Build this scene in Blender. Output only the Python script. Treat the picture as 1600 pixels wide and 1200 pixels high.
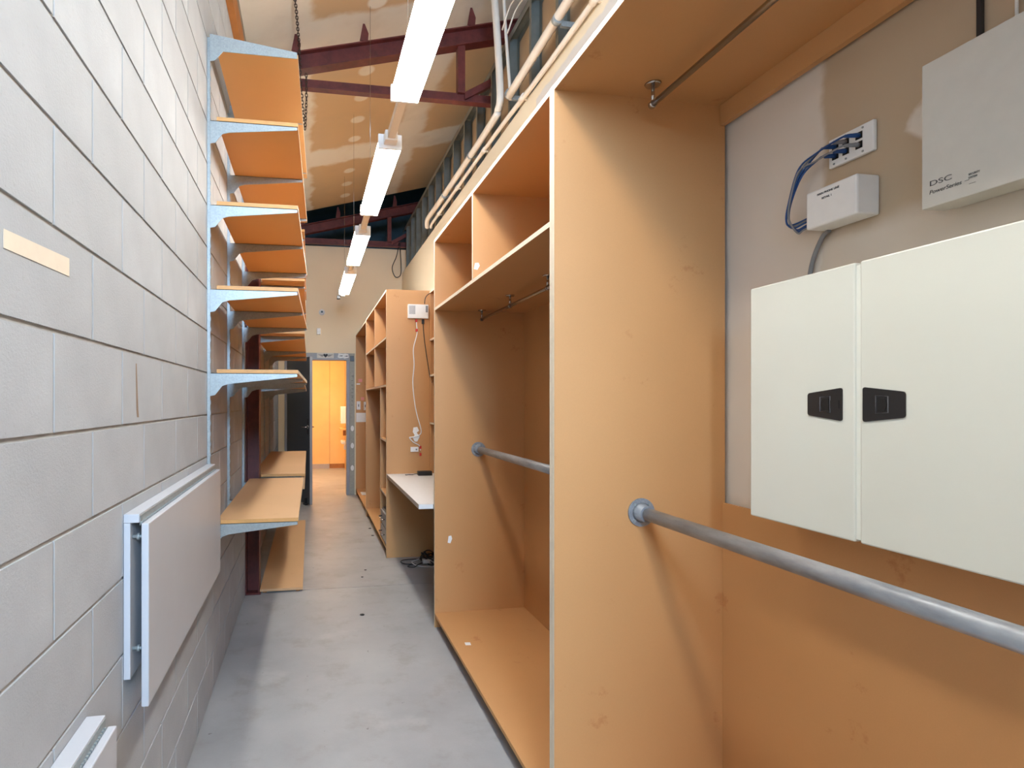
import bpy, bmesh, math, random
from mathutils import Vector, Matrix
random.seed(4)
for o in list(bpy.data.objects): bpy.data.objects.remove(o, do_unlink=True)
S = bpy.context.scene
C = S.collection
# ------------------------------------------------------------------ camera
F, PX, PY, HC = 880.0, 632.0, 627.0, 1.465        # focal length and principal point in pixels of a 1600x1200 frame
TH = math.atan((PX - 485) / F); CT, ST = math.cos(TH), math.sin(TH)
cam = bpy.data.cameras.new('camera'); camo = bpy.data.objects.new('camera', cam); C.objects.link(camo)
cam.sensor_width = 36; cam.sensor_fit = 'HORIZONTAL'; cam.lens = 36 * F / 1600
cam.shift_x = (800 - PX) / 1600; cam.shift_y = (PY - 600) / 1600
cam.clip_start = 0.02; cam.clip_end = 100
camo.location = (0, 0, HC); camo.rotation_euler = (math.pi / 2, 0, -TH)
S.camera = camo
# ------------------------------------------------------------------ world, light, exposure
S.view_settings.view_transform = 'Standard'; S.view_settings.look = 'None'
S.view_settings.gamma = 1; S.view_settings.use_curve_mapping = False
S.view_settings.exposure = 1.2
LAMP = 16.0          # radiance of the tube diffusers
wd = bpy.data.worlds.new('world'); S.world = wd; wd.use_nodes = True
wd.node_tree.nodes['Background'].inputs[0].default_value = (0.55, 0.72, 1.0, 1)
wd.node_tree.nodes['Background'].inputs[1].default_value = 1.2
al = bpy.data.lights.new('daylight', 'AREA'); al.shape = 'RECTANGLE'; al.size = 1.2; al.size_y = 1.1
al.energy = 150; al.color = (0.42, 0.67, 1.0)
alo = bpy.data.objects.new('daylight', al); C.objects.link(alo)
alo.location = (0.18, -2.85, 3.1); alo.rotation_euler = (math.pi / 2, 0, 0)   # shines through the window behind the camera

W = -0.486           # block wall face
XR = 1.44            # plasterboard face of the right wall
YE = 8.86            # end wall face
YB = -2.6            # back wall behind the camera
def ray(u, v):
    a = (u - PX) / F; return (ST + a * CT, CT - a * ST, -(v - PY) / F)
def onX(u, v, X): d = ray(u, v); t = X / d[0]; return Vector((X, d[1] * t, HC + d[2] * t))
def onY(u, v, Y): d = ray(u, v); t = Y / d[1]; return Vector((d[0] * t, Y, HC + d[2] * t))
def onZ(u, v, Z): d = ray(u, v); t = (Z - HC) / d[2]; return Vector((d[0] * t, d[1] * t, Z))
def ceil_z(x): return 4.22 + 0.26 * (x - W)

# ------------------------------------------------------------------ materials
def srgb(r, g, b):
    f = lambda c: (c / 255 / 12.92) if c / 255 <= 0.04045 else ((c / 255 + 0.055) / 1.055) ** 2.4
    return (f(r), f(g), f(b), 1)
class NT:
    def __init__(s, name, rough=0.6, metal=0.0):
        s.m = bpy.data.materials.new(name); s.m.use_nodes = True
        s.t = s.m.node_tree; s.b = s.t.nodes['Principled BSDF']
        s.b.inputs['Roughness'].default_value = rough; s.b.inputs['Metallic'].default_value = metal
        s.co = s.t.nodes.new('ShaderNodeTexCoord')
    def n(s, t, **k):
        n = s.t.nodes.new(t)
        for a, b in k.items(): setattr(n, a, b)
        return n
    def l(s, a, b): s.t.links.new(a, b)
    def noise(s, scale, detail=4, rough=0.55, stretch=None, coord='Object'):
        n = s.n('ShaderNodeTexNoise'); n.inputs['Scale'].default_value = scale
        n.inputs['Detail'].default_value = detail; n.inputs['Roughness'].default_value = rough
        src = s.co.outputs[coord]
        if stretch:
            mp = s.n('ShaderNodeMapping'); mp.inputs['Scale'].default_value = stretch; s.l(src, mp.inputs[0]); src = mp.outputs[0]
        s.l(src, n.inputs['Vector']); return n.outputs['Fac']
    def ramp(s, fac, stops):
        r = s.n('ShaderNodeValToRGB'); s.l(fac, r.inputs[0]); e = r.color_ramp.elements
        while len(e) < len(stops): e.new(0.5)
        for i, (p, c) in enumerate(stops): e[i].position = p; e[i].color = c
        return r.outputs[0]
    def mix(s, fac, a, b, mode='MIX'):
        x = s.n('ShaderNodeMix', data_type='RGBA', blend_type=mode)
        for sock, v in ((x.inputs[0], fac), (x.inputs[6], a), (x.inputs[7], b)):
            if hasattr(v, 'is_linked') or hasattr(v, 'links'): s.l(v, sock)
            else: sock.default_value = v
        return x.outputs[2]
    def math(s, op, a, b=None, c=None):
        x = s.n('ShaderNodeMath', operation=op)
        for i, v in enumerate((a, b, c)):
            if v is None: continue
            if hasattr(v, 'links'): s.l(v, x.inputs[i])
            else: x.inputs[i].default_value = v
        return x.outputs[0]
    def step(s, v, lo, hi):       # smooth 0..1
        x = s.n('ShaderNodeMapRange', interpolation_type='SMOOTHSTEP'); s.l(v, x.inputs[0])
        x.inputs[1].default_value = lo; x.inputs[2].default_value = hi; return x.outputs[0]
    def band(s, v, a, b, w):      # 1 inside a..b
        return s.math('MULTIPLY', s.step(v, a - w, a + w), s.math('SUBTRACT', 1.0, s.step(v, b - w, b + w)))
    def xyz(s):
        x = s.n('ShaderNodeSeparateXYZ'); s.l(s.co.outputs['Object'], x.inputs[0]); return x.outputs
    def base(s, c):
        if hasattr(c, 'links'): s.l(c, s.b.inputs['Base Color'])
        else: s.b.inputs['Base Color'].default_value = c
        return s
    def bump(s, h, st=0.2, d=0.01):
        b = s.n('ShaderNodeBump'); b.inputs['Strength'].default_value = st; b.inputs['Distance'].default_value = d
        s.l(h, b.inputs['Height']); s.l(b.outputs[0], s.b.inputs['Normal']); return s
def plain(name, col, rough=0.5, metal=0.0, var=0.06, scale=30):
    t = NT(name, rough, metal); k = t.noise(scale, 3)
    d = tuple(c * (1 - var) for c in col[:3]) + (1,); e = tuple(min(1, c * (1 + var)) for c in col[:3]) + (1,)
    return t.base(t.ramp(k, [(0.3, d), (0.7, e)])).m
def mk_mdf(name, col, stain=0.5):
    t = NT(name, 0.55)
    big = t.noise(1.6, 4); fine = t.noise(260, 2)
    c = t.mix(t.math('MULTIPLY', t.step(big, 0.35, 0.7), 0.35), col, tuple(x * 0.86 for x in col[:3]) + (1,))
    c = t.mix(t.math('MULTIPLY', fine, 0.28), c, tuple(x * 0.75 for x in col[:3]) + (1,))
    st = t.math('MULTIPLY', t.step(t.noise(6, 6, 0.7), 0.63, 0.72), stain)
    c = t.mix(st, c, tuple(x * y for x, y in zip(col[:3], (0.72, 0.55, 0.45))) + (1,))
    return t.base(c).m
MDF = mk_mdf('mdf', srgb(203, 150, 96), 0.6)
SHELF = mk_mdf('shelf_board', srgb(220, 163, 98), 0.1)
BENCH = mk_mdf('bench_board', srgb(216, 172, 125), 0.25)
EDGE = plain('board_edge', srgb(230, 215, 190), 0.5)
EDGE2 = plain('board_edge_tan', srgb(202, 150, 88), 0.5)
WHITE = plain('white_plastic', srgb(232, 230, 226), 0.4, var=0.02)
WHITELAM = plain('white_laminate', srgb(228, 228, 226), 0.35, var=0.02)
CREAM = plain('cream_steel', srgb(221, 222, 210), 0.32, var=0.015, scale=3)
CREAM2 = plain('cream_steel_edge', srgb(232, 233, 222), 0.3, var=0.01)
PANELGREY = plain('alarm_box_paint', srgb(206, 201, 190), 0.5, var=0.02)
BLACK = plain('black_plastic', srgb(34, 33, 34), 0.35)
DARK = plain('dark_recess', srgb(12, 12, 13), 0.6)
BLUEC = plain('blue_cable', srgb(22, 70, 128), 0.45)
GREYC = plain('grey_cable', srgb(130, 130, 132), 0.5)
INK = plain('print_ink', srgb(95, 92, 88), 0.6)
INKD = plain('print_ink_dark', srgb(35, 35, 38), 0.6)
CHROME = plain('chrome', srgb(190, 184, 178), 0.22, 1.0, 0.03)
HEATER = plain('heater_paint', srgb(192, 193, 197), 0.42, var=0.02, scale=4)
TAPE = plain('masking_tape_paper', srgb(228, 214, 194), 0.7, var=0.03)
PVC = plain('pvc_pipe', srgb(228, 219, 204), 0.45, var=0.04, scale=6)
DOORGREY = plain('door_paint', srgb(78, 82, 88), 0.45, var=0.05, scale=5)
FRAMEGREY = plain('door_frame_paint', srgb(150, 153, 158), 0.45, var=0.05, scale=8)
TIMBER = plain('timber', srgb(176, 112, 52), 0.6, var=0.15, scale=8)
PLYROOM = plain('ply_panel', srgb(232, 184, 112), 0.5, var=0.06, scale=3)
SKIRT = plain('skirting', srgb(170, 158, 150), 0.5)
RED = plain('red_plastic', srgb(196, 40, 32), 0.45)
PINK = plain('pink_paper', srgb(226, 150, 140), 0.7)
PAPER = plain('paper', srgb(236, 234, 230), 0.75, var=0.03)
CHAIN = plain('chain_steel', srgb(78, 66, 58), 0.45, 0.7, 0.25, 60)
def mk_galv():
    t = NT('galvanised_steel', 0.42, 0.45)
    v = t.n('ShaderNodeTexVoronoi'); v.inputs['Scale'].default_value = 160; t.l(t.co.outputs['Object'], v.inputs['Vector'])
    k = t.mix(0.5, v.outputs['Color'], t.noise(25, 4))
    return t.base(t.ramp(k, [(0.2, srgb(148, 154, 154)), (0.8, srgb(168, 174, 173))])).m
GALV = mk_galv()
def mk_pipe():
    t = NT('weathered_pipe', 0.42, 0.35)
    k = t.noise(14, 6, 0.7, (1, 0.25, 1))
    return t.base(t.ramp(k, [(0.3, srgb(112, 117, 124)), (0.55, srgb(160, 164, 168)), (0.75, srgb(186, 188, 190))])).m
PIPE = mk_pipe()
STUD = plain('stud_steel', srgb(122, 124, 116), 0.45, 0.5, 0.12, 12)
def mk_redsteel():
    t = NT('red_oxide_steel', 0.5)
    return t.base(t.ramp(t.noise(9, 6, 0.7), [(0.3, srgb(78, 32, 29)), (0.6, srgb(108, 46, 40)), (0.8, srgb(126, 62, 52))])).m
REDST = mk_redsteel()
def mk_block():
    t = NT('concrete_block_face', 0.85)
    oi = t.n('ShaderNodeObjectInfo')
    a = t.noise(5, 5); f = t.noise(150, 3, 0.7)
    c = t.ramp(a, [(0.3, srgb(174, 177, 181)), (0.7, srgb(190, 193, 196))])
    c = t.mix(t.math('MULTIPLY', oi.outputs['Random'], 0.4), c, srgb(170, 172, 174))
    pit = t.math('MULTIPLY', t.step(t.noise(60, 4, 0.7), 0.62, 0.72), 0.3)
    c = t.mix(pit, c, srgb(150, 147, 142))
    return t.base(c).bump(f, 0.35, 0.004).m
BLOCK = mk_block()
MORTAR = plain('mortar', srgb(176, 174, 170), 0.9, var=0.1, scale=30)
BEAMC = plain('rough_concrete', srgb(150, 142, 130), 0.9, var=0.25, scale=6)
def mk_floor():
    t = NT('concrete_floor', 0.42)
    a = t.noise(0.9, 6, 0.6); b = t.noise(4.5, 6, 0.65); f = t.noise(120, 3, 0.7)
    c = t.ramp(a, [(0.3, srgb(148, 148, 148)), (0.5, srgb(168, 168, 168)), (0.72, srgb(184, 184, 182))])
    c = t.mix(t.math('MULTIPLY', t.step(b, 0.5, 0.7), 0.5), c, srgb(144, 138, 130))
    c = t.mix(t.math('MULTIPLY', t.step(t.noise(2.2, 5, 0.6), 0.58, 0.7), 0.45), c, srgb(188, 187, 184))
    c = t.mix(t.math('MULTIPLY', f, 0.18), c, srgb(120, 118, 116))
    c = t.mix(t.math('MULTIPLY', t.step(t.noise(26, 2), 0.73, 0.76), 0.6), c, srgb(96, 90, 86))
    return t.base(c).bump(f, 0.06, 0.003).m
FLOOR = mk_floor()
def mk_ceiling():
    t = NT('plasterboard_ceiling', 0.8)
    x, y, z = t.xyz()
    wob = t.noise(3, 4); wv = t.math('MULTIPLY', t.math('SUBTRACT', wob, 0.5), 0.25)
    xw = t.math('ADD', x, wv); yw = t.math('ADD', y, wv)
    m = t.math('SUBTRACT', 1.0, t.step(xw, -0.02, 0.05))
    for a, b in ((0.98, 1.3), (2.3, 2.6)): m = t.math('MAXIMUM', m, t.band(xw, a, b, 0.05))
    for a, b in ((-2.2, -1.9), (1.7, 2.1), (4.31, 4.95), (6.62, 7.05), (9.0, 9.5)): m = t.math('MAXIMUM', m, t.band(yw, a, b, 0.04))
    # screw dabs every 450 mm along the sheet centre
    yy = t.math('SUBTRACT', t.math('FRACT', t.math('DIVIDE', t.math('SUBTRACT', y, 4.895), 0.45)), 0.5)
    dx = t.math('DIVIDE', t.math('SUBTRACT', x, 0.5), 0.075); dy = t.math('DIVIDE', yy, 0.17)
    r = t.math('ADD', t.math('MULTIPLY', dx, dx), t.math('MULTIPLY', dy, dy))
    m = t.math('MAXIMUM', m, t.math('SUBTRACT', 1.0, t.step(t.math('ADD', r, t.math('MULTIPLY', wv, 4.0)), 0.5, 1.3)))
    c = t.mix(m, srgb(214, 182, 140), srgb(238, 229, 211))
    c = t.mix(t.math('MULTIPLY', t.step(t.noise(2.5, 5), 0.45, 0.75), 0.25), c, srgb(186, 164, 136))
    return t.base(c).m
CEIL = mk_ceiling()
def mk_drywall():
    t = NT('plasterboard_wall', 0.75)
    x, y, z = t.xyz()
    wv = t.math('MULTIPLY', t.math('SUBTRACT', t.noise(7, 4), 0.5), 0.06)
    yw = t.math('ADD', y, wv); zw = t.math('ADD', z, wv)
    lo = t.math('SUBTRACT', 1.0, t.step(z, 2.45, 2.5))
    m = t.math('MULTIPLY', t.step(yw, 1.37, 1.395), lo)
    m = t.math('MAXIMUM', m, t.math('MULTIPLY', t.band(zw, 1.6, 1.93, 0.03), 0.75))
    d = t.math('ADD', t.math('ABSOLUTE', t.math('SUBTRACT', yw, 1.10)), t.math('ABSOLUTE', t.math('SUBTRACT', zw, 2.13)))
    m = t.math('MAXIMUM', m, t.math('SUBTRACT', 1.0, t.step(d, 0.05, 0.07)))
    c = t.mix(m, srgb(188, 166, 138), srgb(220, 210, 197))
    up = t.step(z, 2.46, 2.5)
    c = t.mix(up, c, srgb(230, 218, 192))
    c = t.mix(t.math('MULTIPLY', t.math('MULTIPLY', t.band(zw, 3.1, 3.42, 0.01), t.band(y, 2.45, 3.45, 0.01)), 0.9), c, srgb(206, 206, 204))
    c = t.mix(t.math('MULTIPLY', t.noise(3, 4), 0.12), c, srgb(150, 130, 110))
    return t.base(c).m
DRYWALL = mk_drywall()
ENDWALL = plain('painted_end_wall', srgb(240, 220, 186), 0.7, var=0.03, scale=1.2)
BACKING = plain('backing_board', srgb(176, 150, 118), 0.8, var=0.1, scale=4)
FOIL = plain('foil_lining', srgb(58, 84, 92), 0.5, 0.1, 0.2, 6)
def mk_emit(name, col, st):
    m = bpy.data.materials.new(name); m.use_nodes = True; b = m.node_tree.nodes['Principled BSDF']
    b.inputs['Base Color'].default_value = (0.9, 0.9, 0.9, 1)
    b.inputs['Emission Color'].default_value = col; b.inputs['Emission Strength'].default_value = st; return m
TUBE = mk_emit('lit_diffuser', (1.0, 0.965, 0.90, 1), LAMP)
WARM = mk_emit('warm_lamp', (1.0, 0.78, 0.48, 1), 36)

# ------------------------------------------------------------------ mesh helpers
def box(bm, x0, x1, y0, y1, z0, z1, mi=0, edge=None):
    v = [bm.verts.new((x, y, z)) for x in (x0, x1) for y in (y0, y1) for z in (z0, z1)]
    for k, idx in enumerate(((0, 1, 3, 2), (4, 6, 7, 5), (0, 4, 5, 1), (2, 3, 7, 6), (0, 2, 6, 4), (1, 5, 7, 3))):
        f = bm.faces.new([v[i] for i in idx]); f.material_index = edge if (edge is not None and k == 0) else mi
    return v
def B(*boxes, bevel=0, edge=None):
    bm = bmesh.new()
    for b in boxes: box(bm, *b, edge=edge)
    if bevel: bmesh.ops.bevel(bm, geom=bm.edges[:], offset=bevel, segments=2, profile=0.5, affect='EDGES')
    return bm
def prism(bm, pts, dz, mi=0):          # pts: list of Vector (planar loop), dz: Vector thickness
    a = [bm.verts.new(p) for p in pts]; b = [bm.verts.new(Vector(p) + Vector(dz)) for p in pts]; n = len(pts)
    fs = [bm.faces.new(a[::-1]), bm.faces.new(b)]
    for i in range(n): fs.append(bm.faces.new((a[i], a[(i + 1) % n], b[(i + 1) % n], b[i])))
    for f in fs: f.material_index = mi
    return fs
def smooth_path(pts, sub=6):
    P = [Vector(p) for p in pts]
    if len(P) < 3: return P
    out = []
    for i in range(len(P) - 1):
        p0, p1, p2, p3 = P[max(i - 1, 0)], P[i], P[i + 1], P[min(i + 2, len(P) - 1)]
        for k in range(sub):
            t = k / sub
            out.append(0.5 * ((2 * p1) + (p2 - p0) * t + (2 * p0 - 5 * p1 + 4 * p2 - p3) * t * t + (3 * p1 - p0 - 3 * p2 + p3) * t ** 3))
    return out + [P[-1]]
def tube(bm, pts, r, n=10, smooth=True, closed=False, caps=True):
    P = [Vector(p) for p in pts]; rings = []; up = None
    for i, p in enumerate(P):
        a = P[(i - 1) % len(P)] if (closed or i) else P[i]; b = P[(i + 1) % len(P)] if (closed or i < len(P) - 1) else P[i]
        d = (b - a).normalized()
        if up is None: up = Vector((0, 0, 1)) if abs(d.z) < 0.9 else Vector((1, 0, 0))
        s = d.cross(up); s.normalize(); up = s.cross(d).normalized()
        rr = r[i] if isinstance(r, (list, tuple)) else r
        rings.append([bm.verts.new(p + (s * math.cos(q) + up * math.sin(q)) * rr) for q in (2 * math.pi * k / n for k in range(n))])
    m = len(rings)
    for i in range(m if closed else m - 1):
        A, D = rings[i], rings[(i + 1) % m]
        for k in range(n):
            f = bm.faces.new((A[k], A[(k + 1) % n], D[(k + 1) % n], D[k])); f.smooth = smooth
    if caps and not closed: bm.faces.new(rings[0][::-1]); bm.faces.new(rings[-1])
def T(*runs, n=10):
    bm = bmesh.new()
    for pts, r in runs: tube(bm, pts, r, n)
    return bm
def obj(name, bm, mats, parent=None, loc=None):
    bmesh.ops.recalc_face_normals(bm, faces=bm.faces[:])
    me = bpy.data.meshes.new(name); mats = mats if isinstance(mats, (list, tuple)) else [mats]
    if parent is not None: off = parent['_o']
    elif loc is not None: off = loc
    else: off = (0, 0, 0)
    if loc is not None or parent is not None: bmesh.ops.translate(bm, verts=bm.verts[:], vec=-Vector(off))
    bm.to_mesh(me); bm.free()
    for m in mats: me.materials.append(m)
    o = bpy.data.objects.new(name, me); C.objects.link(o)
    if parent is not None: o.parent = parent
    elif loc is not None: o.location = loc
    o['_o'] = Vector(off)
    return o
def tag(o, label, cat, group=None):
    o['label'] = label; o['category'] = cat
    if group: o['group'] = group
    return o
def thing(name, loc, label, cat, group=None):
    o = bpy.data.objects.new(name, None); o.empty_display_size = 0.05; C.objects.link(o); o.location = loc; o['_o'] = Vector(loc)
    return tag(o, label, cat, group)
def single(name, bm, mats, label, cat, group=None):
    zs = [v.co.z for v in bm.verts]; xs = [v.co.x for v in bm.verts]; ys = [v.co.y for v in bm.verts]
    return tag(obj(name, bm, mats, loc=((min(xs) + max(xs)) / 2, (min(ys) + max(ys)) / 2, min(zs))), label, cat, group)
def struct(name, bm, mats):
    o = obj(name, bm, mats); o['kind'] = 'structure'; return o
def share(name, src, parent, loc):
    o = bpy.data.objects.new(name, src.data); C.objects.link(o); o.parent = parent; o.location = loc; o['_o'] = parent['_o']; return o
RW = Matrix(((0, 0, -1), (-1, 0, 0), (0, 1, 0)))       # text frame on a face looking to -X
EW = Matrix(((1, 0, 0), (0, 0, -1), (0, 1, 0)))        # text frame on a face looking to -Y
def text(name, s, size, at, rot, mat, parent, shear=0.0, xs=1.0):
    cu = bpy.data.curves.new('t', 'FONT'); cu.body = s; cu.size = size; cu.extrude = 0.0003; cu.shear = shear
    o = bpy.data.objects.new('t', cu); me = bpy.data.meshes.new_from_object(o)
    bm = bmesh.new(); bm.from_mesh(me); bpy.data.objects.remove(o); bpy.data.meshes.remove(me)
    bmesh.ops.transform(bm, matrix=Matrix.Translation(at) @ rot.to_4x4() @ Matrix.Diagonal((xs, 1, 1, 1)), verts=bm.verts[:])
    return obj(name, bm, mat, parent)
def disc(bm, c, axis, r, h, n=24, r2=None):
    c = Vector(c); a = Vector(axis).normalized()
    tube(bm, [c, c + a * h], [r, r if r2 is None else r2], n)

# ================================================================== THE SETTING
# floor: two slabs with a sawn joint, and the floor of the room beyond
fl = struct('floor', B((-1.6, 3.2, YB - 0.4, 13, -0.12, -0.02)), MORTAR)
YJ = 4.443
for a, b in ((YB - 0.4, YJ - 0.003), (YJ + 0.003, 13)):
    obj('floor_slab', B((-1.6, 3.2, a, b, -0.02, 0.0)), FLOOR, fl)
# left wall of concrete blocks, 400 x 200 module
wl = struct('wall_left', B((W - 0.15, W - 0.004, YB, YE + 0.12, 0, 5.6)), MORTAR)
bp = bmesh.new(); box(bp, -0.1, 0, -0.1965, 0.1965, 0.005, 0.1955)
proto = None; rest = bmesh.new(); cand = []
for r in range(19):
    off = 1.177 if r % 2 == 1 else 1.372
    for k in range(-11, 21):
        y0 = off + 0.4 * k; y1 = y0 + 0.4
        if y1 < YB or y0 > YE: continue
        cand.append((r, max(y0, YB), min(y1, YE)))
def blk_rank(c):
    r, y0, y1 = c; yc = (y0 + y1) / 2
    if yc < 0.62: return 1e9
    return yc + (6 if yc > 4.4 and r > 12 else 0)
cand.sort(key=blk_rank)
for i, (r, y0, y1) in enumerate(cand):
    full = abs(y1 - y0 - 0.4) < 1e-4
    if i < 298:
        if full and proto is not None:
            share('concrete_block', proto, wl, (W, (y0 + y1) / 2, r * 0.2)); continue
        bm = bmesh.new(); h = (y1 - y0) / 2 - 0.0035; box(bm, -0.1, 0, -h, h, 0.005, 0.1955)
        o = obj('concrete_block', bm, BLOCK); o.parent = wl; o.location = (W, (y0 + y1) / 2, r * 0.2)
        if full: proto = o
    else: box(rest, W - 0.1, W, y0 + 0.0035, y1 - 0.0035, r * 0.2 + 0.005, r * 0.2 + 0.1955)
o = obj('block_courses', rest, BLOCK, wl); o['kind'] = 'stuff'
obj('bond_beam', B((W - 0.1, W + 0.001, YB, YE, 3.805, 4.5)), BEAMC, wl)
struct('trim_1', B((W + 0.001, W + 0.041, YB, 4.33, 3.79, 3.93), (W + 0.001, W + 0.041, 4.62, 8.7, 3.79, 3.93)), TIMBER)
# right wall: plasterboard to 3.5 m, bare steel studs above it
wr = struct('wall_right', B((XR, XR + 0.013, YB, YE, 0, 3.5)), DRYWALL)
obj('backing_board', B((XR + 0.092, XR + 0.104, YB, YE, 0, 4.2)), BACKING, wr)
obj('top_track', B((XR + 0.013, XR + 0.09, YB, YE, 4.176, 4.18), (XR + 0.013, XR + 0.014, YB, YE, 4.13, 4.18), (XR + 0.089, XR + 0.09, YB, YE, 4.13, 4.18)), STUD, wr)
sp = None
for k in range(-7, 19):
    y = 1.09 + 0.4125 * k
    if sp is None:
        sp = obj('stud', B((XR + 0.0135, XR + 0.0145, 0, 0.036, 0, 4.17), (XR + 0.087, XR + 0.088, 0, 0.036, 0, 4.17), (XR + 0.0135, XR + 0.088, 0.035, 0.0362, 0, 4.17)), STUD, wr); sp.location = (0, y, 0)
    else: share('stud', sp, wr, (0, y, 0))
# rear wall behind the camera with the shop window the daylight comes through
WZ0, WZ1, WX0, WX1 = 2.55, 3.65, -0.42, 0.78
struct('wall_back', B((W - 0.4, 3.2, YB - 0.1, YB, 0, WZ0), (W - 0.4, 3.2, YB - 0.1, YB, WZ1, 5.6), (W - 0.4, WX0, YB - 0.1, YB, WZ0, WZ1), (WX1, 3.2, YB - 0.1, YB, WZ0, WZ1)), ENDWALL)
wf = struct('window_1', B((WX0, WX1, YB - 0.08, YB - 0.02, WZ0, WZ0 + 0.04), (WX0, WX1, YB - 0.08, YB - 0.02, WZ1 - 0.04, WZ1), (WX0, WX0 + 0.04, YB - 0.08, YB - 0.02, WZ0 + 0.04, WZ1 - 0.04), (WX1 - 0.04, WX1, YB - 0.08, YB - 0.02, WZ0 + 0.04, WZ1 - 0.04)), FRAMEGREY)
# end wall round the doorway, open above the truss
DX0, DX1, DZ = -0.34, 0.556, 2.105
struct('wall_end', B((W - 0.1, DX0 - 0.05, YE, YE + 0.12, 0, 3.88), (DX1 + 0.05, 3.2, YE, YE + 0.12, 0, 3.88), (DX0 - 0.05, DX1 + 0.05, YE, YE + 0.12, DZ + 0.05, 3.88)), ENDWALL)
struct('wall_foil', B((W - 0.3, 3.2, 9.9, 10.0, 3.6, 5.6)), FOIL)
struct('roof_light_block', B((-0.8, 3.4, YB - 0.5, 10.1, 5.6, 5.7)), FOIL)  # unseen cover added overhead to keep world light from leaking in
struct('void_light_block', B((W - 0.4, W - 0.3, YE, 10, 3.6, 5.6), (W - 0.3, 3.2, YE + 0.12, 10, 3.5, 3.6)), FOIL)  # added side and floor sheets, block sky light from the void behind
struct('wall_neighbour', B((3.2, 3.3, YB, 10, 0, 5.6)), BACKING)
# sloping ceiling sheets
bm = bmesh.new()
x0, x1 = W - 0.15, 3.25
prism(bm, [Vector((x0, YB - 0.1, ceil_z(x0))), Vector((x1, YB - 0.1, ceil_z(x1))), Vector((x1, YB - 0.1, ceil_z(x1) + 0.02)), Vector((x0, YB - 0.1, ceil_z(x0) + 0.02))], (0, 8.62 - YB + 0.1, 0))
struct('ceiling', bm, CEIL)
bm = bmesh.new()
prism(bm, [Vector((x0, 8.62, ceil_z(x0) + 0.12)), Vector((x1, 8.62, ceil_z(x1) + 0.12)), Vector((x1, 8.62, ceil_z(x1) + 0.14)), Vector((x0, 8.62, ceil_z(x0) + 0.14))], (0, 1.4, 0))
struct('ceiling_void', bm, FOIL)
# door frame, leaf
df = struct('door_1', B((DX0 - 0.05, DX0, YE - 0.03, YE + 0.13, 0, DZ), (DX1, DX1 + 0.05, YE - 0.03, YE + 0.13, 0, DZ), (DX0 - 0.05, DX1 + 0.05, YE - 0.03, YE + 0.13, DZ, DZ + 0.11), bevel=0.004), FRAMEGREY)
obj('lining_board', B((DX1 + 0.052, DX1 + 0.128, YE - 0.02, YE - 0.001, 0, DZ + 0.11)), plain('lining_grey_green', srgb(160, 158, 146), 0.6, var=0.08), df)
for zz in (1.04, 0.77, 0.42):
    bm = bmesh.new(); c = Vector((DX1 + 0.092, YE - 0.0225, zz)); disc(bm, c, (0, 1, 0), 0.026, 0.002, 12)
    for v in bm.verts: v.co.z = c.z + (v.co.z - c.z) * 1.7
    obj('filler_patch', bm, PAPER, df)
obj('black_switch', B((DX1 + 0.06, DX1 + 0.118, YE - 0.03, YE - 0.021, 2.09, 2.175), bevel=0.002), BLACK, df)
# scribbled handwriting running down the lining board
bm = bmesh.new(); xx = DX1 + 0.09; yy = YE - 0.0208
for k, s in enumerate(([(-.012, .03), (.014, .028), (.014, .05), (.014, .006)], [(-.014, .02), (.016, .02), (0, .02), (.016, 0), (0, .02), (-.014, -.002)], [(.014, .02), (-.006, .022), (-.014, .01), (0, 0), (.014, .004)], [(-.014, .016), (.014, .02), (.012, 0)],
                       [(-.012, .02), (.012, .02)], [(-.014, .03), (.012, .028), (0, .01), (.012, 0), (-.012, .002)], [(.012, .02), (-.012, .014), (.01, 0)], [(-.01, .02), (.012, .012), (-.012, 0)])):
    z = 1.83 - k * 0.062
    tube(bm, [(xx + a, yy, z + b) for a, b in s], 0.0022, 5)
obj('handwriting', bm, INKD, df)
# heart with wings sticker, torn paper on the door head
hp = []
for k in range(28):
    t = 2 * math.pi * k / 28
    hp.append(Vector((0.232 + 0.0022 * 16 * math.sin(t) ** 3, YE - 0.034, 2.176 + 0.0021 * (13 * math.cos(t) - 5 * math.cos(2 * t) - 2 * math.cos(3 * t) - math.cos(4 * t)))))
bm = bmesh.new(); prism(bm, hp, (0, 0.001, 0)); 
for sgn in (-1, 1):
    for q in range(3):
        a = 0.232 + sgn * 0.036; L = 0.085 - 0.02 * q; z = 2.188 - 0.011 * q
        prism(bm, [Vector((a, YE - 0.034, z - 0.003)), Vector((a + sgn * L, YE - 0.034, z + 0.005)), Vector((a + sgn * L * 0.85, YE - 0.034, z)), Vector((a, YE - 0.034, z - 0.009))], (0, 0.001, 0))
st = obj('heart_sticker', B((0.1, 0.36, YE - 0.0325, YE - 0.0305, 2.135, 2.212)), plain('sticker_film', srgb(205, 200, 190), 0.5), df)
st2 = obj('winged_heart_print', bm, INKD, st)
bm = bmesh.new(); prism(bm, [Vector((a, YE - 0.0325, b)) for a, b in ((.42, 2.15), (.45, 2.135), (.5, 2.14), (.53, 2.13), (.59, 2.15), (.585, 2.2), (.54, 2.21), (.5, 2.205), (.43, 2.212))], (0, 0.0015, 0))
tp = obj('torn_paper', bm, PAPER, df)
bm = bmesh.new()
for pl in (((.44, 2.17), (.49, 2.166), (.5, 2.18), (.46, 2.178)), ((.52, 2.168), (.565, 2.178), (.59, 2.172), (.56, 2.163))): prism(bm, [Vector((a, YE - 0.0335, b)) for a, b in pl], (0, 0.0008, 0))
obj('torn_print', bm, INKD, tp)
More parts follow.
